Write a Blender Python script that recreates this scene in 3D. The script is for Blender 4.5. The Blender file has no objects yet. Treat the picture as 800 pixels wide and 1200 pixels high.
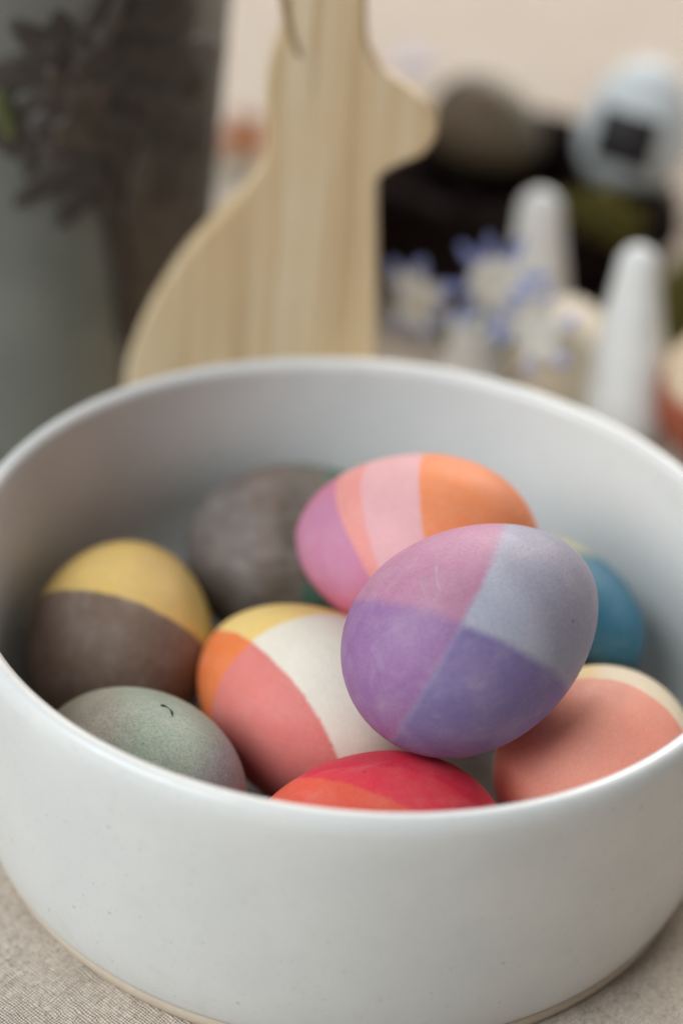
import bpy, bmesh, math, random
from mathutils import Vector, Matrix
random.seed(7)
MM = 0.001
scene = bpy.context.scene
COL = scene.collection

# ------------------------------------------------------------------ camera
PITCH, ROLL, FPX = math.radians(33.27), math.radians(-4.46), 2200.0
CAM = Vector((-5.3, -335.8, 295.3))                       # millimetres
FWD = Vector((0, math.cos(PITCH), -math.sin(PITCH)))
_up = Vector((0, math.sin(PITCH), math.cos(PITCH))); _rt = Vector((1, 0, 0))
RGT = math.cos(ROLL) * _rt - math.sin(ROLL) * _up
UPV = math.sin(ROLL) * _rt + math.cos(ROLL) * _up
cd = bpy.data.cameras.new('camera'); cam = bpy.data.objects.new('camera', cd); COL.objects.link(cam)
m = Matrix.Identity(4)
for r in range(3):
    m[r][0] = RGT[r]; m[r][1] = UPV[r]; m[r][2] = -FWD[r]; m[r][3] = CAM[r] * MM
cam.matrix_world = m
cd.sensor_fit = 'HORIZONTAL'; cd.sensor_width = 24.0; cd.lens = 24.0 * FPX / 800.0
cd.clip_start = 0.01; cd.clip_end = 50
cd.dof.use_dof = True; cd.dof.focus_distance = 0.374; cd.dof.aperture_fstop = 4.2
cd.dof.aperture_blades = 0
scene.camera = cam

# ------------------------------------------------------------------ world and light (a room with one big window, front left)
w = bpy.data.worlds.new('World'); scene.world = w; w.use_nodes = True
bg = w.node_tree.nodes['Background']; bg.inputs[0].default_value = (1.0, 0.95, 0.89, 1); bg.inputs[1].default_value = 0.17
def area(name, loc, target, sx, sy, power, col):
    ld = bpy.data.lights.new(name, 'AREA'); ld.shape = 'RECTANGLE'; ld.size = sx; ld.size_y = sy
    ld.energy = power; ld.color = col
    o = bpy.data.objects.new(name, ld); COL.objects.link(o); o.location = loc
    o.rotation_euler = (Vector(target) - Vector(loc)).to_track_quat('-Z', 'Y').to_euler()
    return o
area('window_light', (-1.45, -0.95, 1.55), (0, 0.10, 0.04), 1.4, 1.5, 55.0, (0.93, 0.985, 1.0))
area('far_fill_light', (0.5, 2.2, 1.25), (0.05, 0.45, 0.03), 2.0, 1.2, 70.0, (1.0, 0.93, 0.86))  # added fill lamp at the back, brightens the far cloth
scene.view_settings.view_transform = 'Standard'; scene.view_settings.look = 'None'
scene.view_settings.exposure = 0.08; scene.view_settings.gamma = 1.0; scene.view_settings.use_curve_mapping = False
scene.render.engine = 'CYCLES'
scene.cycles.use_denoising = True
try: scene.cycles.denoiser = 'OPENIMAGEDENOISE'
except Exception: pass
scene.cycles.max_bounces = 10; scene.cycles.diffuse_bounces = 6

# ------------------------------------------------------------------ helpers
def ray(x, y): return FWD + RGT * ((x - 400) / FPX) + UPV * ((600 - y) / FPX)
def on_z(x, y, z):
    d = ray(x, y); return CAM + d * ((z - CAM.z) / d.z)
def on_plane(x, y, p, n):
    d = ray(x, y); return CAM + d * ((p - CAM).dot(n) / d.dot(n))
def lin(c):
    c /= 255.0
    return c / 12.92 if c <= 0.04045 else ((c + 0.055) / 1.055) ** 2.4
def alb(r, g, b, k=0.70):
    return tuple(min(0.86, lin(v) / k) for v in (r, g, b)) + (1.0,)

def link(name, me, mat=None, parent=None, smooth=True):
    o = bpy.data.objects.new(name, me); COL.objects.link(o)
    if mat: me.materials.append(mat)
    if smooth:
        for p in me.polygons: p.use_smooth = True
    if parent: o.parent = parent
    return o
def mesh(name, verts, faces):
    me = bpy.data.meshes.new(name); me.from_pydata([tuple(v) for v in verts], [], faces); me.update(); return me
def tag(o, label, cat, group=None):
    o['label'] = label; o['category'] = cat
    if group: o['group'] = group
    return o
def empty(name, loc=(0, 0, 0), rot=(0, 0, 0)):
    o = bpy.data.objects.new(name, None); COL.objects.link(o); o.empty_display_size = 0.01
    o.location = Vector(loc) * MM; o.rotation_euler = rot
    return o
def lathe(prof, n=96, close=False):
    """profile of (radius, z) in mm; radius 0 at an end closes it"""
    v, f, rings = [], [], []
    for r, z in prof:
        if r < 1e-6:
            rings.append([len(v)]); v.append((0, 0, z * MM))
        else:
            rings.append(list(range(len(v), len(v) + n)))
            for i in range(n):
                a = 2 * math.pi * i / n; v.append((r * MM * math.cos(a), r * MM * math.sin(a), z * MM))
    pairs = list(zip(rings[:-1], rings[1:])) + ([(rings[-1], rings[0])] if close else [])
    for A, B in pairs:
        for i in range(n):
            j = (i + 1) % n
            if len(A) == 1 and len(B) == 1: continue
            if len(A) == 1: f.append((A[0], B[j], B[i]))
            elif len(B) == 1: f.append((A[i], A[j], B[0]))
            else: f.append((A[i], A[j], B[j], B[i]))
    return v, f
def smooth_curve(pts, k=6):
    """Catmull-Rom through pts"""
    out = []
    for i in range(len(pts) - 1):
        p0 = pts[max(i - 1, 0)]; p1 = pts[i]; p2 = pts[i + 1]; p3 = pts[min(i + 2, len(pts) - 1)]
        for j in range(k):
            t = j / k
            out.append(tuple(0.5 * ((2 * b) + (c - a) * t + (2 * a - 5 * b + 4 * c - d) * t * t + (-a + 3 * b - 3 * c + d) * t ** 3)
                             for a, b, c, d in zip(p0, p1, p2, p3)))
    out.append(tuple(pts[-1])); return out
def tube(path, radii, n=8):
    v, f = [], []
    P = [Vector(p) for p in path]
    for i, p in enumerate(P):
        t = (P[min(i + 1, len(P) - 1)] - P[max(i - 1, 0)]).normalized()
        a = t.cross(Vector((0.13, 0.21, 0.97)));
        if a.length < 1e-4: a = t.cross(Vector((1, 0, 0)))
        a.normalize(); b = t.cross(a)
        for k in range(n):
            an = 2 * math.pi * k / n; v.append((p + (a * math.cos(an) + b * math.sin(an)) * radii[i]) * MM)
    for i in range(len(P) - 1):
        for k in range(n):
            k2 = (k + 1) % n; f.append((i * n + k, i * n + k2, (i + 1) * n + k2, (i + 1) * n + k))
    f.append(tuple(range(n - 1, -1, -1))); f.append(tuple((len(P) - 1) * n + k for k in range(n)))
    return v, f

# ------------------------------------------------------------------ materials
class NT:
    def __init__(s, name):
        s.mat = bpy.data.materials.new(name); s.mat.use_nodes = True
        s.t = s.mat.node_tree; s.b = s.t.nodes['Principled BSDF']
    def n(s, kind, **kw):
        o = s.t.nodes.new(kind)
        for k, v in kw.items(): setattr(o, k, v)
        return o
    def l(s, a, b): s.t.links.new(a, b)
    def val(s, sock, v):
        if hasattr(v, 'is_linked') or hasattr(v, 'links'): s.l(v, sock)
        else: sock.default_value = v
    def math(s, op, a, b=0.0, c=0.0, clamp=False):
        o = s.n('ShaderNodeMath', operation=op, use_clamp=clamp)
        s.val(o.inputs[0], a); s.val(o.inputs[1], b); s.val(o.inputs[2], c); return o.outputs[0]
    def mix(s, fac, a, b, mode='MIX'):
        o = s.n('ShaderNodeMix', data_type='RGBA', blend_type=mode)
        s.val(o.inputs[0], fac); s.val(o.inputs[6], a); s.val(o.inputs[7], b); return o.outputs[2]
    def coords(s, scale=(1000, 1000, 1000), kind='Object', rot=(0, 0, 0)):
        t = s.n('ShaderNodeTexCoord'); mp = s.n('ShaderNodeMapping'); mp.inputs['Scale'].default_value = scale
        mp.inputs['Rotation'].default_value = rot
        s.l(t.outputs[kind], mp.inputs[0]); return mp.outputs[0]
    def noise(s, vec, scale, detail=3, rough=0.55):
        o = s.n('ShaderNodeTexNoise'); s.l(vec, o.inputs['Vector']); o.inputs['Scale'].default_value = scale
        o.inputs['Detail'].default_value = detail; o.inputs['Roughness'].default_value = rough; return o.outputs['Fac']
    def voro(s, vec, scale):
        o = s.n('ShaderNodeTexVoronoi'); s.l(vec, o.inputs['Vector']); o.inputs['Scale'].default_value = scale; return o
    def ramp(s, v, a, b, lo=0.0, hi=1.0):
        o = s.n('ShaderNodeMapRange', interpolation_type='SMOOTHSTEP'); s.val(o.inputs[0], v)
        o.inputs[1].default_value = a; o.inputs[2].default_value = b; o.inputs[3].default_value = lo; o.inputs[4].default_value = hi
        return o.outputs[0]
    def bump(s, h, strength, dist):
        o = s.n('ShaderNodeBump'); o.inputs['Strength'].default_value = strength; o.inputs['Distance'].default_value = dist
        s.l(h, o.inputs['Height']); s.l(o.outputs[0], s.b.inputs['Normal']); return o
    def out(s, col, rough=0.5, spec=0.5):
        s.val(s.b.inputs['Base Color'], col); s.val(s.b.inputs['Roughness'], rough); s.b.inputs['Specular IOR Level'].default_value = spec
        return s.mat

def simple(name, c, rough=0.6, var=0.15, scale=0.15, spec=0.4, bump=0.0):
    t = NT(name); v = t.coords(); nz = t.noise(v, scale, 4)
    col = t.mix(t.ramp(nz, 0.3, 0.7), tuple(x * (1 - var) for x in c[:3]) + (1,), tuple(min(1, x * (1 + var)) for x in c[:3]) + (1,))
    if bump: t.bump(t.noise(v, scale * 6, 3), 0.5, bump * MM)
    return t.out(col, rough, spec)

def glaze_material():
    t = NT('stoneware_glaze'); v = t.coords()
    big = t.noise(v, 0.03, 4); mid = t.noise(v, 0.22, 5, 0.6)
    col = t.mix(t.ramp(big, 0.35, 0.7), (0.715, 0.73, 0.725, 1), (0.665, 0.685, 0.69, 1))
    col = t.mix(t.ramp(mid, 0.52, 0.75, 0, 0.35), col, (0.61, 0.615, 0.60, 1))
    # iron specks in the clay showing through: two sizes, uneven
    for sc, size, thr, amt, c in ((0.12, 0.050, 0.55, 0.38, (0.27, 0.23, 0.19, 1)), (0.30, 0.09, 0.50, 0.32, (0.33, 0.29, 0.25, 1)), (0.8, 0.17, 0.45, 0.30, (0.42, 0.40, 0.37, 1))):
        vo = t.voro(v, sc); sp = t.ramp(vo.outputs['Distance'], size * 1.5, size * 0.5)
        sep = t.n('ShaderNodeSeparateColor'); t.l(vo.outputs['Color'], sep.inputs[0])
        keep = t.ramp(sep.outputs[0], thr, thr + 0.06)
        col = t.mix(t.math('MULTIPLY', t.math('MULTIPLY', sp, keep), amt), col, c)
    t.bump(t.math('ADD', t.math('MULTIPLY', t.noise(v, 0.05, 2), 1.0), t.math('MULTIPLY', t.noise(v, 0.6, 3), 0.05)), 0.16, 1.0 * MM)
    r = t.ramp(t.noise(v, 0.12, 3), 0.3, 0.7, 0.32, 0.45)
    t.b.inputs['Coat Weight'].default_value = 0.18; t.b.inputs['Coat Roughness'].default_value = 0.14
    return t.out(col, r, 0.5)
def bisque_material():
    t = NT('unglazed_clay'); v = t.coords()
    col = t.mix(t.noise(v, 0.3, 5), (0.50, 0.42, 0.33, 1), (0.60, 0.52, 0.42, 1))
    t.bump(t.noise(v, 1.5, 4), 0.5, 0.15 * MM); return t.out(col, 0.8, 0.3)
def linen_material():
    t = NT('linen'); v = t.coords((1000, 1000, 1000), 'Object', (0, 0, math.radians(38)))
    warp = t.n('ShaderNodeVectorMath', operation='ADD')
    ns = t.n('ShaderNodeTexNoise'); t.l(v, ns.inputs['Vector']); ns.inputs['Scale'].default_value = 0.35; ns.inputs['Detail'].default_value = 3
    sc = t.n('ShaderNodeVectorMath', operation='SCALE'); t.l(ns.outputs['Color'], sc.inputs[0]); sc.inputs['Scale'].default_value = 1.2
    t.l(v, warp.inputs[0]); t.l(sc.outputs[0], warp.inputs[1])
    sep = t.n('ShaderNodeSeparateXYZ'); t.l(warp.outputs[0], sep.inputs[0])
    P = 2 * math.pi / 0.62
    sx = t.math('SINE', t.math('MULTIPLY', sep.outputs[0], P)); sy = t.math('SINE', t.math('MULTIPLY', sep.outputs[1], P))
    # slubs: threads of uneven thickness, long in one direction
    def stretched(a, b):
        mp = t.n('ShaderNodeMapping'); mp.inputs['Scale'].default_value = (a, b, 1); t.l(warp.outputs[0], mp.inputs[0])
        return t.noise(mp.outputs[0], 1.0, 3, 0.6)
    s1 = stretched(0.06, 1.1); s2 = stretched(1.1, 0.06)
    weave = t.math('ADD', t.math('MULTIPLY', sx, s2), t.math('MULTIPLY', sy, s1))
    h = t.math('ADD', t.math('MULTIPLY', weave, 0.5), t.math('ADD', s1, s2))
    big = t.noise(v, 0.02, 4)
    col = t.mix(t.ramp(big, 0.35, 0.68), (0.72, 0.625, 0.53, 1), (0.64, 0.545, 0.455, 1))
    col = t.mix(t.ramp(t.noise(v, 0.13, 4), 0.45, 0.75, 0, 0.35), col, (0.64, 0.545, 0.465, 1))
    col = t.mix(t.ramp(t.math('ADD', s1, s2), 0.7, 1.3, 0, 0.6), col, (0.66, 0.57, 0.48, 1))
    fib = t.noise(v, 0.9, 5, 0.7)
    col = t.mix(t.ramp(fib, 0.50, 0.66, 0, 0.7), col, (0.80, 0.73, 0.65, 1))
    col = t.mix(t.ramp(fib, 0.48, 0.34, 0, 0.6), col, (0.33, 0.255, 0.20, 1))
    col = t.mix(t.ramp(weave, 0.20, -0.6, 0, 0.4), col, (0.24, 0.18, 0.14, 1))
    b = t.bump(h, 1.0, 0.35 * MM)
    b2 = t.n('ShaderNodeBump'); b2.inputs['Strength'].default_value = 0.7; b2.inputs['Distance'].default_value = 3.5 * MM
    t.l(t.noise(v, 0.075, 4), b2.inputs['Height']); t.l(b2.outputs[0], b.inputs['Normal'])
    t.b.inputs['Sheen Weight'].default_value = 0.15
    return t.out(col, 0.9, 0.15)
def wood_material():
    t = NT('pale_wood'); v = t.coords((1000, 1000, 1000))
    mp = t.n('ShaderNodeMapping'); mp.inputs['Scale'].default_value = (0.11, 0.11, 0.006); t.l(v, mp.inputs[0])
    mp2 = t.n('ShaderNodeMapping'); mp2.inputs['Scale'].default_value = (0.26, 0.26, 0.007); t.l(v, mp2.inputs[0])
    a = t.noise(mp.outputs[0], 1.0, 4, 0.55); b = t.noise(mp2.outputs[0], 1.0, 4, 0.6)
    col = t.mix(t.ramp(a, 0.36, 0.64), (0.55, 0.41, 0.24, 1), (0.63, 0.52, 0.36, 1))
    col = t.mix(t.ramp(b, 0.48, 0.66, 0, 0.75), col, (0.42, 0.29, 0.15, 1))
    col = t.mix(t.ramp(t.noise(v, 0.02, 2), 0.4, 0.65, 0, 0.4), col, (0.58, 0.43, 0.25, 1))
    t.bump(b, 0.3, 0.3 * MM); return t.out(col, 0.55, 0.4)

def egg_material(name, base, cuts, layers, mottle=0.10, speck=0.25, soft=0.35, rough=0.50):
    """cuts: planes where the egg was dipped (normal, offset in mm, egg space);
       layers: (colour, [(cut, sign)], strength, softness)"""
    t = NT(name); v = t.coords()
    wob = t.math('MULTIPLY', t.math('SUBTRACT', t.noise(v, 0.22, 4), 0.5), 0.9)
    wob = t.math('ADD', wob, t.math('MULTIPLY', t.math('SUBTRACT', t.noise(v, 1.3, 4, 0.7), 0.5), 0.9))
    creep = t.math('MULTIPLY', t.math('SUBTRACT', t.noise(v, 0.07, 3), 0.5), 1.6); wob = t.math('ADD', wob, creep)
    D = []
    for nrm, d in cuts:
        o = t.n('ShaderNodeVectorMath', operation='DOT_PRODUCT'); t.l(v, o.inputs[0]); o.inputs[1].default_value = nrm
        D.append(t.math('ADD', t.math('ADD', o.outputs['Value'], d), wob))
    patch = t.noise(v, 0.055, 4, 0.6); patch2 = t.noise(v, 0.16, 5, 0.65)
    col = base
    for c, conds, strength, sf in layers:
        fac = strength
        for i, sg in conds:
            sf_ = (sf or soft) * 1.3 + 0.15
            fac = t.math('MULTIPLY', fac, t.ramp(D[i], -sf_ * sg, sf_ * sg))
        if not conds: fac = t.math('MULTIPLY', fac, t.ramp(patch, 0.42, 0.66))
        col = t.mix(fac, col, c)
    # uneven take-up of the dye
    col = t.mix(t.ramp(patch2, 0.35, 0.75, 0.0, 1.0), col, t.mix(mottle * 1.1, col, (0.72, 0.70, 0.69, 1)))
    dark = t.mix(1.0, col, (1 - mottle * 1.3,) * 3 + (1,), 'MULTIPLY')
    col = t.mix(t.ramp(patch, 0.35, 0.7), dark, col)
    # pores
    grain = t.noise(v, 1.7, 4, 0.7)
    col = t.mix(t.ramp(grain, 0.35, 0.68), t.mix(1.0, col, (1 - mottle * 1.5,) * 3 + (1,), 'MULTIPLY'), col)
    stp = t.n('ShaderNodeMapping'); stp.inputs['Scale'].default_value = (0.05, 0.35, 0.35); t.l(v, stp.inputs[0])
    streak = t.noise(stp.outputs[0], 1.0, 4, 0.65)
    col = t.mix(t.ramp(streak, 0.5, 0.76, 0, mottle * 1.4), col, (0.55, 0.50, 0.52, 1))
    vo = t.voro(v, 1.25); sep = t.n('ShaderNodeSeparateColor'); t.l(vo.outputs['Color'], sep.inputs[0])
    pore = t.math('MULTIPLY', t.ramp(vo.outputs['Distance'], 0.26, 0.08), t.ramp(sep.outputs[0], 0.55, 0.7))
    pc = t.mix(1.0, col, (0.45, 0.42, 0.42, 1), 'MULTIPLY')
    col = t.mix(t.math('MULTIPLY', pore, speck), col, pc)
    vo2 = t.voro(v, 0.16); sep2 = t.n('ShaderNodeSeparateColor'); t.l(vo2.outputs['Color'], sep2.inputs[0])
    spot = t.math('MULTIPLY', t.ramp(vo2.outputs['Distance'], 0.07, 0.03), t.ramp(sep2.outputs[0], 0.72, 0.76))
    col = t.mix(t.math('MULTIPLY', spot, 0.7), col, pc)
    h = t.math('SUBTRACT', t.math('MULTIPLY', t.noise(v, 1.1, 3), 0.8), t.math('MULTIPLY', pore, 0.7))
    t.bump(h, 0.45, 0.16 * MM)
    t.b.inputs['Subsurface Weight'].default_value = 0.06
    t.b.inputs['Subsurface Radius'].default_value = (0.0025, 0.0018, 0.0014)
    return t.out(col, t.ramp(patch2, 0.3, 0.7, rough - 0.02, rough + 0.14), 0.25)

# ------------------------------------------------------------------ the cloth
def cloth():
    n, half = 260, 1100.0
    v, f = [], []
    def g(i):
        u = 2.0 * i / n - 1; return half * (0.25 * u + 0.75 * u ** 3)
    rnd = random.Random(3)
    waves = [(rnd.uniform(0, 2 * math.pi), rnd.uniform(30, 75), rnd.uniform(0, 6.28), rnd.uniform(0.12, 0.3)) for _ in range(9)]
    for j in range(n + 1):
        for i in range(n + 1):
            x, y = g(i), g(j) + 80
            z = sum(a * math.sin((x * math.cos(d) + y * math.sin(d)) * 2 * math.pi / L + p) for d, L, p, a in waves)
            r = math.hypot(x, y); k = min(1, max(0, (r - 84) / 22)); k = k * k * (3 - 2 * k)
            if y > 100: k *= max(0, 1 - (y - 100) / 30) if y < 420 else min(1, (y - 420) / 60)
            v.append((x * MM, y * MM, (z * k * 0.9 - 0.25) * MM))
    for j in range(n):
        for i in range(n):
            a = j * (n + 1) + i; f.append((a, a + 1, a + n + 2, a + n + 1))
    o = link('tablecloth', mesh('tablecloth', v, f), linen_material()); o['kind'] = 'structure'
cloth()

# ------------------------------------------------------------------ the bowl
def bowl():
    root = empty('serving_bowl')
    tag(root, 'wide speckled off white stoneware bowl filled with dyed eggs', 'bowl')
    outer = [(81.5, 4.3), (82.95, 4.45), (83.4, 4.9), (83.8, 5.9), (84.35, 7.8), (85.0, 11.5), (85.7, 18), (86.4, 28), (86.95, 40), (87.3, 54), (87.4, 58)]
    lip = [(85.05 + 2.4 * math.cos(a), 61.4 + 4.9 * math.sin(a)) for a in [math.pi / 2 * k / 8 for k in range(1, 9)]] + [(85.05 - 2.5 * math.sin(a), 63.8 + 2.5 * math.cos(a)) for a in [math.pi / 2 * k / 6 for k in range(1, 7)]]
    inner = [(82.4, 61), (82.0, 55), (81.0, 46), (80.6, 36)]
    corner = [(56.6 + 24 * math.cos(a), 30.2 - 24 * math.sin(a)) for a in [math.pi / 2 * k / 14 for k in range(0, 15)]]
    prof = outer + lip + inner + corner + [(40, 6.15), (20, 6.1), (0, 6.1)]
    v, f = lathe(prof, 192)
    rnd = random.Random(5)
    vv = []
    for x, y, z in v:                                   # thrown by hand: not a perfect circle
        a = math.atan2(y, x); k = 1 + 0.0016 * math.sin(2 * a + 0.6) + 0.0009 * math.sin(5 * a + 1) + 0.0006 * math.sin(z * 900 + a)
        vv.append((x * k, y * k, z + (0.0003 * math.sin(3 * a + 0.4) if z > 0.05 else 0)))
    link('glazed_body', mesh('glazed_body', vv, f), glaze_material(), root)
    ft = [(0, 1.6), (70, 1.6), (76, 1.0), (77.5, 0.0), (81.6, 0.0), (82.3, 0.4), (82.75, 1.6), (82.9, 4.5), (80, 5.0), (60, 5.0), (0, 5.0)]
    v, f = lathe(ft, 160)
    link('foot_ring', mesh('foot_ring', v, f), bisque_material(), root)
bowl()

# ------------------------------------------------------------------ eggs
K = 0.12
def egg_prof(t): return math.sqrt(max(0, 1 - t * t)) * (1 - K * t) / (1 + K * K * 0.5)
def egg_mesh(name, L, W, nt=56, na=72, tip=0.0):
    v, f, rings = [], [], []
    for i in range(nt + 1):
        th = math.pi * i / nt; t = math.cos(th); x = t * L / 2
        if tip: x += tip * math.exp(-((1 - t) / 0.02))
        r = egg_prof(t) * W / 2
        if i in (0, nt): rings.append([len(v)]); v.append((x * MM, 0, 0)); continue
        rings.append(list(range(len(v), len(v) + na)))
        for k in range(na):
            a = 2 * math.pi * k / na; v.append((x * MM, r * math.cos(a) * MM, r * math.sin(a) * MM))
    for A, B in zip(rings[:-1], rings[1:]):
        for k in range(na):
            j = (k + 1) % na
            if len(A) == 1: f.append((A[0], B[k], B[j]))
            elif len(B) == 1: f.append((A[k], B[0], A[j]))
            else: f.append((A[k], B[k], B[j], A[j]))
    return mesh(name, v, f)
def egg_matrix(e):
    yaw, pit = e[3], e[4]
    a = Vector((math.cos(yaw) * math.cos(pit), math.sin(yaw) * math.cos(pit), math.sin(pit)))
    b = Vector((0, 0, 1)).cross(a).normalized(); c = a.cross(b)
    M = Matrix.Identity(4)
    for r in range(3): M[r][0] = a[r]; M[r][1] = b[r]; M[r][2] = c[r]; M[r][3] = e[r] * MM
    return M
def egg(e, label, mat, group=None, tip=0.0, name='easter_egg'):
    o = link(name, egg_mesh(name, e[5], e[6], tip=tip), mat)
    o.matrix_world = egg_matrix(e)
    return tag(o, label, 'egg', group)

EGGS = {
  'purple': ([23.458, -30.312, 67.813, 0.707, 0.197, 57.65, 44.195], [([0.4614, -0.7749, -0.432], 5.086), ([-0.8029, -0.3522, -0.481], -4.265), ([0.7788, 0.4178, -0.4679], 10.662)]),
  'pink': ([12.061, 14.094, 57.683, 2.792, -0.174, 56.671, 43.005], [([0.8106, 0.3299, -0.4839], -7.092), ([0.9111, 0.2575, -0.3217], -3.885), ([-0.9391, -0.2805, 0.1987], -6.569), ([-0.4994, -0.7408, -0.4491], 18.269)]),
  'brown': ([-14.0, 49.5, 29.2, 0.088, 0.065, 59.0, 45.2], [([0.9725, 0.0478, 0.228], 8.716), ([0.9795, -0.0944, -0.1782], 7.799), ([0.9708, -0.1011, -0.2174], -0.8)]),
  'yellow': ([-54.04, 12.134, 27.581, 1.57, -0.01, 55.574, 42.688], [([-0.8441, 0.2229, -0.4877], -0.277), ([0.1265, -0.8744, 0.4685], -19.504)]),
  'sage': ([-44.466, -39.811, 28.525, 2.241, -0.241, 56.103, 41.509], [([0.2167, 0.5496, 0.8069], -16.142), ([-0.5154, -0.5456, -0.6608], -6.601)]),
  'white': ([-9.564, -10.807, 30.619, 2.442, 0.011, 57.237, 43.64], [([0.1994, 0.967, -0.1585], -8.408), ([0.8949, -0.4201, -0.1507], -1.145)]),
  'red': ([6.652, -57.017, 29.388, 3.511, 0.151, 57.057, 43.293], [([0.5273, 0.6564, -0.5395], 6.046), ([0.4773, 0.8108, 0.3388], -4.257)]),
  'coral': ([54.801, -22.364, 29.866, 1.171, -0.335, 57.359, 43.053], [([-0.9655, -0.2356, 0.1113], -9.01), ([-0.2794, 0.9032, -0.3258], 1.653)]),
  'blue': ([44.044, 26.376, 29.707, 5.434, 0.402, 57.757, 43.158], [([-0.0999, -0.4708, -0.8765], 20.054), ([-0.0208, -0.4027, -0.9151], -3.8)]),
}
def put(key, label, base, layers, **kw):
    e, cuts = EGGS[key]; tip = kw.pop('tip', 0.0)
    return egg(e, label, egg_material('dyed_shell_' + key, base, cuts, layers, **kw), 'dyed eggs heaped in the bowl', tip)

put('purple', 'purple and lavender egg in four crossing bands, topmost of the heap', alb(166, 116, 142), [
    (alb(160, 161, 178), [(0, 1)], 1.0, 0.7),
    (alb(130, 129, 148), [(0, 1), (2, 1)], 0.7, 2.4),
    (alb(134, 98, 144), [(1, 1), (0, -1)], 0.95, 1.1),
    (alb(112, 98, 144), [(1, 1), (0, 1)], 0.97, 0.9),
    (alb(140, 122, 134), [], 0.25, None)], mottle=0.10, speck=0.22)
put('pink', 'pink egg with lilac end, pale pink stripe and orange half, leaning on the purple egg', alb(196, 148, 152), [
    (alb(200, 132, 126), [(1, 1)], 1.0, 0.3),
    (alb(172, 114, 143), [(0, 1)], 1.0, 0.3),
    (alb(206, 120, 76), [(2, 1)], 1.0, 0.3),
    (alb(186, 84, 112), [(3, 1), (0, 1)], 0.7, 2.5)], mottle=0.07, speck=0.15, tip=0.8)  # deeper pink on the lilac end: dye, with shading mixed into the colour
put('brown', 'dull grey brown egg with a tan stripe and green end', alb(96, 88, 84), [
    (alb(112, 95, 84), [(0, 1)], 0.6, 2.0),
    (alb(84, 78, 68), [(1, 1)], 0.8, 2.0),
    (alb(30, 86, 64), [(2, 1)], 1.0, 0.4)], mottle=0.14, speck=0.2)
put('yellow', 'egg with mustard yellow upper half and dark brown lower half', alb(212, 172, 100), [
    (alb(152, 140, 70), [(1, 1)], 0.8, 1.5),
    (alb(110, 92, 80), [(0, 1)], 1.0, 0.35)], mottle=0.10, speck=0.25)
sage = put('sage', 'speckled sage green egg with a small black crack against the bowl wall', alb(146, 158, 142), [
    (alb(140, 114, 104), [(0, 1)], 0.55, 3.0),
    (alb(138, 132, 146), [(1, 1)], 0.6, 3.0)], mottle=0.16, speck=0.9, rough=0.5)
put('white', 'egg with white side, coral pink side, orange corner and yellow end', alb(200, 194, 182), [
    (alb(222, 176, 110), [(1, 1)], 1.0, 0.35),
    (alb(190, 108, 102), [(0, 1)], 1.0, 0.3),
    (alb(202, 108, 58), [(0, 1), (1, 1)], 1.0, 0.3)], mottle=0.06, speck=0.2)
put('red', 'bright red egg with an orange red patch behind the front rim', alb(192, 38, 60), [
    (alb(206, 60, 70), [(1, 1)], 0.7, 0.6),
    (alb(206, 86, 66), [(0, 1)], 0.95, 0.4)], mottle=0.06, speck=0.1)
put('coral', 'salmon coral egg with a cream white end beside the bowl wall', alb(202, 190, 168), [
    (alb(214, 178, 108), [(1, 1)], 0.6, 1.5),
    (alb(208, 134, 116), [(0, 1)], 1.0, 0.3)], mottle=0.06, speck=0.15)
put('blue', 'teal blue egg with a pale cream tip, half hidden behind purple egg', alb(196, 186, 140), [
    (alb(54, 112, 138), [(0, 1)], 1.0, 0.7),
    (alb(24, 66, 60), [(1, 1)], 0.9, 1.5)], mottle=0.10, speck=0.3)
# the little black crack on the sage egg
cr = [(-7.2, -5.11, 19.88), (-7.71, -5.79, 19.63), (-8.49, -6.11, 19.41), (-9.84, -6.08, 19.17), (-11.57, -5.22, 18.99)]
v, f = tube(smooth_curve(cr, 3), [0.2, 0.3, 0.36, 0.3, 0.2, 0.12, 0.08, 0.08, 0.16, 0.24, 0.28, 0.18, 0.08], 6)
link('crack', mesh('crack', v, f), simple('crack_black', (0.02, 0.018, 0.016, 1)), sage)

# pale curved scratches on the purple egg
pe = EGGS['purple'][0]; PM = egg_matrix(pe).inverted(); purple = [o for o in COL.objects if o.get('label', '').startswith('purple and')][0]
sc_mat = simple('scratch_pale', (0.44, 0.30, 0.37, 1), 0.6)
for arc in ([(514, 650), (511, 668), (513, 686), (520, 697)], [(496, 667), (494, 685), (500, 703)]):
    pts = []
    for q in arc:
        d = ray(*q); tt = 300.0
        while tt < 450:
            p = PM @ ((CAM + d * tt) * MM) / MM; t = 2 * p.x / pe[5]
            if abs(t) < 1 and math.hypot(p.y, p.z) < egg_prof(t) * pe[6] / 2: break
            tt += 0.1
        pts.append(tuple(p * 0.995))
    path = smooth_curve(pts, 4); n_ = len(path)
    v, f = tube(path, [0.05 + 0.2 * math.sin(math.pi * (i + .5) / n_) for i in range(n_)], 6)
    link('scratch', mesh('scratch', v, f), sc_mat, purple)

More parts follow.
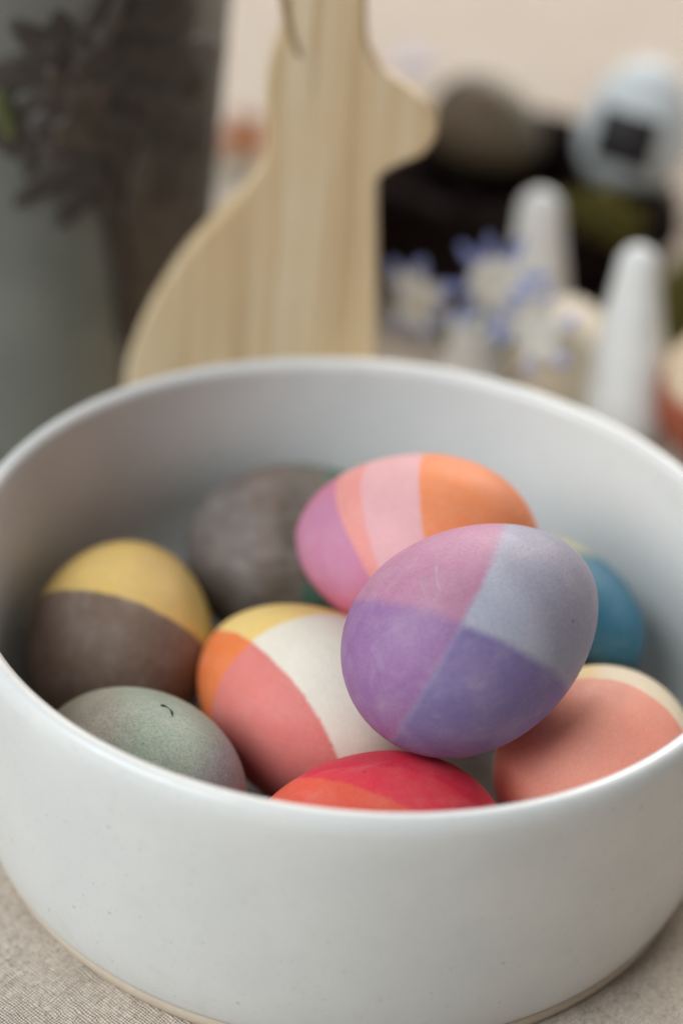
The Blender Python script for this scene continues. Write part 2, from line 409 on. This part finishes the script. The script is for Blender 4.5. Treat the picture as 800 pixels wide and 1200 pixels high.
# ------------------------------------------------------------------ wooden board behind the bowl
def board():
    lean = math.radians(4); P0 = Vector((0, 108, 0)); N = Vector((0, -math.cos(lean), math.sin(lean)))
    upb = Vector((0, math.sin(lean), math.cos(lean)))
    L = [(341, -60), (338, -10), (330, 30), (314, 74), (309, 120), (312, 160), (305, 195), (275, 235), (226, 285), (196, 325), (170, 370), (152, 415), (145, 450), (144, 475)]
    Rr = [(442, 480), (442, 300), (442, 232), (446, 208), (470, 193), (498, 180), (513, 152), (503, 126), (476, 103), (448, 82), (432, 56), (429, 20), (429, -60)]
    out = []
    for seq in (L, Rr):
        for p in smooth_curve(seq, 5):
            w3 = on_plane(p[0], p[1], P0, N); d = w3 - P0
            out.append((d.x, d.dot(upb)))
    zl, zr = out[0][1], out[-1][1]
    xl, xr = out[0][0], out[-1][0]
    # the part the bowl hides: down to a flat foot on the cloth
    iL = len(smooth_curve(L, 5))
    left, right = out[:iL], out[iL:]
    foot = [(left[-1][0] + 1.5, 6), (left[-1][0] + 7, 0.6), (left[-1][0] + 14, 0), (right[0][0] - 3, 0), (right[0][0], 2.5)]
    cx = 0.5 * (xl + xr); w2 = 0.5 * (xr - xl)
    top = [(cx + w2 * math.cos(a), zr + 25 + w2 * math.sin(a)) for a in [math.pi * k / 10 for k in range(11)]]
    poly = left + foot + right + top
    T = 10.0
    bm = bmesh.new()
    fr = [bm.verts.new((x * MM, 0, z * MM)) for x, z in poly]
    face = bm.faces.new(fr)
    ret = bmesh.ops.extrude_face_region(bm, geom=[face])
    vs = [g for g in ret['geom'] if isinstance(g, bmesh.types.BMVert)]
    bmesh.ops.translate(bm, vec=(0, T * MM, 0), verts=vs)
    bmesh.ops.recalc_face_normals(bm, faces=bm.faces)
    ed = [e for e in bm.edges if len(e.link_faces) == 2 and any(len(fc.verts) > 20 for fc in e.link_faces)]
    bmesh.ops.bevel(bm, geom=ed, offset=1.6 * MM, segments=3, affect='EDGES', profile=0.6)
    me = bpy.data.meshes.new('wooden_rabbit'); bm.to_mesh(me); bm.free()
    o = link('wooden_rabbit', me, wood_material(), smooth=False)
    o.location = P0 * MM; o.rotation_euler = (-lean, 0, 0)
    tag(o, 'pale wooden cut-out of a sitting rabbit standing behind the bowl', 'ornament')
    path = []
    for p in smooth_curve([(330, -30), (332, 0), (337, 28), (344, 50), (350, 64)], 4):
        d = on_plane(p[0], p[1], P0, N) - P0; path.append((d.x, 0.0, d.dot(upb)))
    v, f = tube(path, [1.1 - 0.4 * i / len(path) for i in range(len(path))], 8)
    link('ear_line', mesh('ear_line', v, f), simple('ear_edge_shade', (0.36, 0.245, 0.125, 1), 0.7), o)  # brown tube stands in for the shadowed edge at the ear notch
board()

# ------------------------------------------------------------------ grey vase with a painted flower
def vase():
    cx, cy = -109.0, 178.0
    r0, k, H = 55.8, 0.050, 172.0
    root = empty('flower_vase', (cx, cy, 0))
    tag(root, 'large dark grey vase with a brown flower painted on it, behind the bowl', 'vase')
    body = [(0, 0), (r0 - 3, 0), (r0 - 0.6, 0.8), (r0, 3)] + [(r0 + k * z, z) for z in range(10, int(H), 10)] + [(r0 + k * H, H), (r0 + k * H - 1.5, H + 1.6), (r0 + k * H - 3.5, H), (r0 + k * 60 - 4, 60), (r0 - 4, 6), (0, 5)]
    v, f = lathe(body, 96)
    t = NT('grey_glaze'); vv = t.coords(); col = t.mix(t.ramp(t.noise(vv, 0.03, 4), 0.3, 0.7), (0.15, 0.160, 0.145, 1), (0.20, 0.210, 0.188, 1))
    link('body', mesh('body', v, f), t.out(col, 0.42, 0.4), root)
    dark = simple('painted_brown', (0.050, 0.043, 0.038, 1), 0.5, 0.3, 0.2)
    mid = simple('painted_umber', (0.070, 0.056, 0.044, 1), 0.5, 0.3, 0.2)
    grn = simple('painted_olive', (0.085, 0.10, 0.035, 1), 0.5, 0.2, 0.2)
    mauve = simple('mauve_leaf_and_shade', (0.085, 0.074, 0.066, 1), 0.5, 0.2, 0.2)
    def surf(px, py, off):
        d = ray(px, py); t0, t1 = 300.0, 900.0
        best = None
        for i in range(1200):
            tt = t0 + (t1 - t0) * i / 1200; p = CAM + d * tt
            if math.hypot(p.x - cx, p.y - cy) < r0 + k * p.z + off: return Vector((p.x - cx, p.y - cy, p.z))
        return None
    def paint(name, mat, a, b, wid, bend=0.0, off=0.5, n=12, m=4, taper=(0.25, 0.1)):
        """a brush stroke from pixel a to b on the vase, leaf shaped"""
        ax, ay = a; bx_, by_ = b; dx, dy = bx_ - ax, by_ - ay; L = math.hypot(dx, dy); nx, ny = -dy / L, dx / L
        vs, fs = [], []; last = None
        for i in range(n + 1):
            s = i / n; c = math.sin(math.pi * s) * bend
            wd = wid * (taper[0] * (1 - s) + taper[1] * s + math.sin(math.pi * min(1, s * 0.9 + 0.08)) ** 0.8 * (1 - 0.5 * (taper[0] + taper[1])))
            for j in range(m + 1):
                u = (j / m - 0.5) * wd
                p = surf(ax + dx * s + nx * (u + c), ay + dy * s + ny * (u + c), off)
                if p is None: p = last
                if p is None: return
                last = p; vs.append(p * MM)
        for i in range(n):
            for j in range(m):
                q = i * (m + 1) + j; fs.append((q, q + 1, q + m + 2, q + m + 1))
        o = link(name, mesh(name, vs, fs), mat, root)
        md = o.modifiers.new('thickness', 'SOLIDIFY'); md.thickness = 0.0004; md.offset = 0
    C = (95, 135)
    for i, (tx, ty, wd, bd) in enumerate([(10, 22, 46, 14), (66, 12, 58, 0), (150, -40, 80, 3), (225, -10, 100, -5), (-26, 82, 76, 8), (240, 70, 120, -8), (-14, 160, 88, 0), (36, 212, 104, -6), (236, 160, 120, 0), (118, 232, 110, 6), (205, 232, 110, 4)]):
        paint('petal', dark, C, (tx, ty), wd, bd, off=0.45 + 0.04 * i)
    for i, (tx, ty) in enumerate([(58, 80), (95, 70), (128, 95), (66, 178), (112, 184)]):
        paint('petal', mid, C, (tx, ty), 34, 0, off=1.0 + 0.04 * i)
    paint('leaf', mauve, (205, 470), (205, 40), 130, 0, off=0.3, taper=(0.9, 0.9), n=20, m=10)  # broad stroke: shade of the vase's right side put into the colour
    paint('stem', dark, (118, 205), (150, 400), 26, -6, off=1.3, taper=(0.9, 0.8))
    paint('leaf', dark, (128, 196), (16, 240), 34, 14, off=1.4)
    paint('leaf', dark, (126, 205), (66, 266), 32, 6, off=1.5)
    paint('leaf', mauve, (150, 262), (172, 160), 26, 5, off=1.6)
    paint('leaf', mauve, (112, 62), (146, -16), 18, 4, off=1.65)
    paint('leaf', grn, (-2, 105), (14, 165), 22, 0, off=1.7)
vase()

# ------------------------------------------------------------------ background: nest, eggs, flowers, white cones
def nest(cx, cy):
    root = empty('bird_nest', (cx, cy, 0))
    tag(root, 'dark brown twig nest with olive moss behind the white cones', 'nest')
    R, r = 46.0, 15.0
    dk = simple('dark_twig', (0.012, 0.007, 0.007, 1), 0.9, 0.5, 0.3, 0.08)
    prof = [(0, 0.5), (R + 6, 0.5)] + [(R + r * math.cos(a), 16 + 15.2 * math.sin(a)) for a in [-1.2 + k * 0.35 for k in range(13)]] + [(26, 12), (0, 9)]
    v, f = lathe(prof, 48); rnd = random.Random(11)
    v = [(x * (1 + rnd.uniform(-.02, .02)), y * (1 + rnd.uniform(-.02, .02)), z + (rnd.uniform(-.0008, .0008) if z > .003 else 0)) for x, y, z in v]
    link('core', mesh('core', v, f), dk, root)
    vs, fs = [], []
    for i in range(340):
        a0 = rnd.uniform(0, 6.28); span = rnd.uniform(0.3, 1.1); ph = rnd.uniform(-0.6, 3.4); ph1 = ph + rnd.uniform(-0.8, 0.8); rr = r + rnd.uniform(-0.5, 2.5)
        path = []
        for k in range(6):
            s = k / 5; a = a0 + span * s; p = ph + (ph1 - ph) * s; rad = R + rr * math.cos(p)
            path.append((rad * math.cos(a), rad * math.sin(a), max(1.2, 16 + (rr + 0.8) * math.sin(p))))
        v, f = tube(path, [rnd.uniform(0.5, 1.0)] * 6, 5); b = len(vs); vs += v; fs += [tuple(b + q for q in ff) for ff in f]
    o = link('twigs', mesh('twigs', vs, fs), simple('twig_bark', (0.018, 0.010, 0.009, 1), 0.9, 0.5, 0.2, 0.08), root); o['kind'] = 'stuff'
    return root
nest(46, 303)
moss_mat = simple('moss_green', (0.19, 0.165, 0.04, 1), 0.9, 0.5, 0.3)
def moss(x, y, z, rx, ry, rz, n, label, seed, mat=moss_mat):
    rnd = random.Random(seed); vs, fs = [], []
    for i in range(n):
        a = rnd.uniform(0, 6.28); u = rnd.random() ** 0.5; h = rnd.random()
        q = math.sqrt(max(0, 1 - u * u * 0.9)); c = Vector((rx * u * math.cos(a), ry * u * math.sin(a), rz * q * h))
        d = Vector((rnd.gauss(0, 1), rnd.gauss(0, 1), abs(rnd.gauss(0, 1)))).normalized(); s = d.cross(Vector((rnd.random(), rnd.random(), rnd.random()))).normalized()
        L, wd = rnd.uniform(3, 7), rnd.uniform(0.5, 1.2); b = len(vs)
        vs += [(c - s * wd) * MM, (c + s * wd) * MM, (c + d * L * 0.6 + s * wd * 0.6) * MM, (c + d * L) * MM, (c + d * L * 0.6 - s * wd * 0.6) * MM]
        fs.append((b, b + 1, b + 2, b + 3, b + 4))
    o = link('moss_clump', mesh('moss_clump', vs, fs), mat, smooth=False); o.location = Vector((x, y, z)) * MM
    tag(o, label, 'moss')
moss(74, 262, 24, 15, 9, 17, 1500, 'olive moss tuft on the nest rim below the white egg', 1)
moss(57, 276, 25, 9, 6, 5, 300, 'small olive moss tuft on the nest rim by the grey egg', 4)
moss(108, 238, 0, 14, 16, 30, 1600, 'tall olive green moss clump beside the taller white cone', 2)

def egg_at(px, py, z, yaw, pit, L, W):
    p = on_z(px, py, z); return [p.x, p.y, p.z, yaw, pit, L, W]
e = egg_at(570, 151, 36, -0.55, -0.25, 46, 37)
egg(e, 'taupe grey egg with a dark band resting in the twig nest', egg_material('dyed_shell_taupe', alb(100, 84, 64), [((-0.75, 0.55, 0.35), -9.0), ((0.5, 0.6, 0.6), -9)], [
    (alb(52, 42, 36), [(0, 1)], 0.9, 2.0), (alb(104, 102, 92), [(1, 1)], 0.6, 3)]), 'eggs among the background decorations')
we = egg_at(746, 150, 49, 0.9, 1.32, 49, 40)
weo = egg(we, 'white egg with a black square on it standing on the nest', egg_material('white_shell', (0.68, 0.735, 0.77, 1), [((1, 0, 0), 0)], [], mottle=0.04), 'eggs among the background decorations')
def patch_on_egg(o, e, pxs, off, mat, name):
    """a flat sticker laid over the shell: pixel corners dropped on the egg surface"""
    M = egg_matrix(e).inverted(); n = 8; vs, fs = [], []
    for j in range(n + 1):
        for i in range(n + 1):
            u, w_ = i / n, j / n
            px = [(1 - u) * (1 - w_) * pxs[0][q] + u * (1 - w_) * pxs[1][q] + u * w_ * pxs[2][q] + (1 - u) * w_ * pxs[3][q] for q in (0, 1)]
            d = ray(*px); hit = None; tt = 500.0
            while tt < 900:
                p = M @ ((CAM + d * tt) * MM) / MM; t = 2 * p.x / (e[5] + 2 * off)
                if abs(t) < 1 and math.hypot(p.y, p.z) < egg_prof(t) * (e[6] / 2 + off): hit = p; break
                tt += 0.25
            vs.append((hit if hit is not None else p) * MM)
    for j in range(n):
        for i in range(n):
            a = j * (n + 1) + i; fs.append((a, a + 1, a + n + 2, a + n + 1))
    s = link(name, mesh(name, vs, fs), mat); s.parent = o
    md = s.modifiers.new('thickness', 'SOLIDIFY'); md.thickness = 0.0005; md.offset = 0
patch_on_egg(weo, we, [(708, 122), (776, 144), (758, 204), (690, 182)], 0.5, simple('black_paint', (0.012, 0.010, 0.013, 1), 0.5, 0.3, 0.3), 'black_square')
egg(egg_at(854, 458, 21, 1.2, 0.0, 55, 42), 'rust brown egg with a cream top lying beside the taller white cone', egg_material('dyed_shell_rust', alb(196, 176, 150), [((0.1, 0.1, -1.0), 7.0)], [
    (alb(136, 66, 40), [(0, 1)], 1.0, 1.5)]), 'eggs among the background decorations')
egg([60, 189, 17.4, 1.45, 0.0, 46, 34.5], 'plain cream egg lying between the two white cones', egg_material('cream_shell', alb(200, 190, 172), [((1, 0, 0), 0)], [], mottle=0.05), 'eggs among the background decorations')

porc = simple('matt_white', (0.82, 0.84, 0.85, 1), 0.5, 0.04, 0.1)
def cone(base, top_px, r_base, r_top, label):
    top = on_plane(top_px[0], top_px[1], Vector((0, base[1], 0)), Vector((0, 1, 0)))
    H = top.z; rt = r_top
    prof = [(0, 0), (r_base - 1, 0), (r_base, 1.2), (r_base * 1.02, H * 0.2)] + [(r_base * 1.02 + (rt - r_base * 1.02) * s, H * 0.2 + (H * 0.8 - rt) * s) for s in (0.25, 0.5, 0.75, 1.0)]
    prof += [(rt * math.cos(a), H - rt + rt * math.sin(a)) for a in [math.pi / 2 * q / 6 for q in range(1, 6)]] + [(0, H)]
    v, f = lathe(prof, 48)
    o = link('ceramic_cone', mesh('ceramic_cone', v, f), porc); o.location = Vector(base) * MM
    lx = math.atan2(top.x - base[0], H); o.rotation_euler = (0, lx, 0)
    tag(o, label, 'ornament', 'white cones behind the bowl')
cone((80.0, 170, 0), (750, 288), 13.2, 6.2, 'tall white tapered ceramic cone beside the rust brown egg')
cone((54.5, 223, 0), (634, 222), 11.5, 7.2, 'white round topped ceramic cone standing behind the blue flowers')

# ---- little vase with blue and white flowers
bv = Vector((30.5, 172, 0))
v, f = lathe([(0, 0), (8, 0), (9, 1), (9.6, 8), (9.2, 18), (7.4, 26), (6.6, 31), (7.2, 34), (6.4, 34), (5.8, 31), (6.2, 26), (7.6, 16), (0, 4)], 48)
o = link('bud_vase', mesh('bud_vase', v, f), porc); o.location = bv * MM; tag(o, 'small white bud vase holding blue and white flowers', 'vase')
def petal_mesh(L, W, cup):
    vs, fs = [], []; n, mm_ = 8, 4
    for i in range(n + 1):
        s = i / n; wd = W * (0.25 + 0.75 * math.sin(math.pi * min(1, 0.12 + s * 0.86)) ** 0.7) * (1 if s < 0.98 else 0.5)
        for j in range(mm_ + 1):
            u = j / mm_ - 0.5; vs.append((L * (0.12 + 0.88 * s) * MM, u * wd * MM, (cup * L * s * s + 1.2 * u * u * wd * 0.3) * MM))
    for i in range(n):
        for j in range(mm_):
            a = i * (mm_ + 1) + j; fs.append((a, a + 1, a + mm_ + 2, a + mm_ + 1))
    return mesh('petal', vs, fs)
def two_tone(name, cin, cout, r0, r1):
    t = NT(name); v = t.coords(); ln = t.n('ShaderNodeVectorMath', operation='LENGTH'); t.l(v, ln.inputs[0])
    col = t.mix(t.ramp(t.math('ADD', ln.outputs['Value'], t.math('MULTIPLY', t.noise(v, 0.8, 2), 1.0)), r0, r1), cin, cout)
    return t.out(col, 0.7, 0.2)
def flower(name, px, depth_y, n, L, W, face, mat, centre_mat, label, stem_to=None, spin=0.0, group=None, cup=0.25, cr_=2.2):
    c = on_plane(px[0], px[1], Vector((0, depth_y, 0)), Vector((0, 1, 0)))
    root = empty(name, c); q = Vector(face).normalized().to_track_quat('Z', 'Y'); root.rotation_mode = 'QUATERNION'; root.rotation_quaternion = q
    me = petal_mesh(L, W, cup); me.materials.append(mat)
    for i in range(n):
        o = bpy.data.objects.new('petal', me); COL.objects.link(o); o.parent = root; o.rotation_euler = (0, random.uniform(-.4, .3), spin + 2 * math.pi * i / n + random.uniform(-.16, .16)); o.scale = (random.uniform(.8, 1.1), 1, 1)
        md = o.modifiers.new('thickness', 'SOLIDIFY'); md.thickness = 0.0003
    for p in me.polygons: p.use_smooth = True
    v, f = lathe([(0, -0.8), (cr_, -0.4), (cr_ * 1.1, 0.5), (cr_ * 0.7, 1.5), (0, 1.9)], 20)
    link('centre', mesh('centre', v, f), centre_mat, root)
    if stem_to is not None:
        inv = q.inverted(); a = Vector((0, 0, -0.6)); b = inv @ (Vector(stem_to) - c); mid = (a + b) / 2 + inv @ Vector((0, 0, 4))
        path = smooth_curve([tuple(a), tuple(mid), tuple(b)], 5)
        v, f = tube(path, [0.8] * len(path), 8); link('stem', mesh('stem', v, f), stem_mat, root)
    tag(root, label, 'flower', group); return root
stem_mat = simple('stem_green', (0.10, 0.14, 0.05, 1), 0.7, 0.2, 0.2)
bluew = two_tone('blue_white_petal', (0.84, 0.84, 0.80, 1), (0.30, 0.36, 0.74, 1), 8.0, 11.0)
bluew2 = two_tone('pale_blue_petal', (0.72, 0.68, 0.60, 1), (0.30, 0.35, 0.68, 1), 9.0, 12.0)
cream = simple('cream_centre', (0.84, 0.82, 0.76, 1), 0.7)
G = 'blue and white flowers in the bud vase'
flower('blue_flower', (578, 331), 166, 8, 18.0, 3.8, (-0.1, -0.75, 0.65), bluew, cream, 'large open blue tipped flower above the bud vase', bv + Vector((0, 0, 10)), 0.25, G, 0.2, 6.6)
flower('blue_flower', (482, 352), 176, 7, 14, 5.5, (0.5, -0.6, 0.7), bluew2, cream, 'pale flower with blue tips drooping beside the wooden rabbit', bv + Vector((-1, 1, 14)), 0.1, G)
flower('blue_flower', (628, 392), 158, 6, 13, 3.8, (-0.3, -0.7, 0.7), bluew, cream, 'small blue tipped flower in front of the cream egg', bv + Vector((2, -1, 16)), 0.6, G)
# ---- flowers lying on the cloth farther back
rust = simple('rust_petal', (0.36, 0.13, 0.05, 1), 0.7, 0.25, 0.2)
p = on_z(282, 172, 6)
fr = flower('rust_flower', (282, 172), p.y, 8, 15, 7.5, (0.0, -0.5, 0.8), rust, simple('rust_centre', (0.25, 0.08, 0.03, 1)), 'rust orange flower with a green leaf lying behind the vase and wooden rabbit', p + Vector((2, -28, -4)), 0.2, None, 0.35)
me = petal_mesh(17, 8, -0.1); lf = link('leaf', me, stem_mat, fr); lf.rotation_euler = (0, 0.25, -1.7); lf.modifiers.new('thickness', 'SOLIDIFY').thickness = 0.0004
lil = simple('lilac_petal', (0.50, 0.46, 0.60, 1), 0.7, 0.15, 0.2)
p = on_z(486, 74, 3.0)
flower('lilac_flower', (486, 74), p.y, 6, 11, 6, (0.1, -0.2, 1.0), lil, cream, 'pale lilac flower lying on the far cloth behind the nest', None, 0.3, None, 0.1)
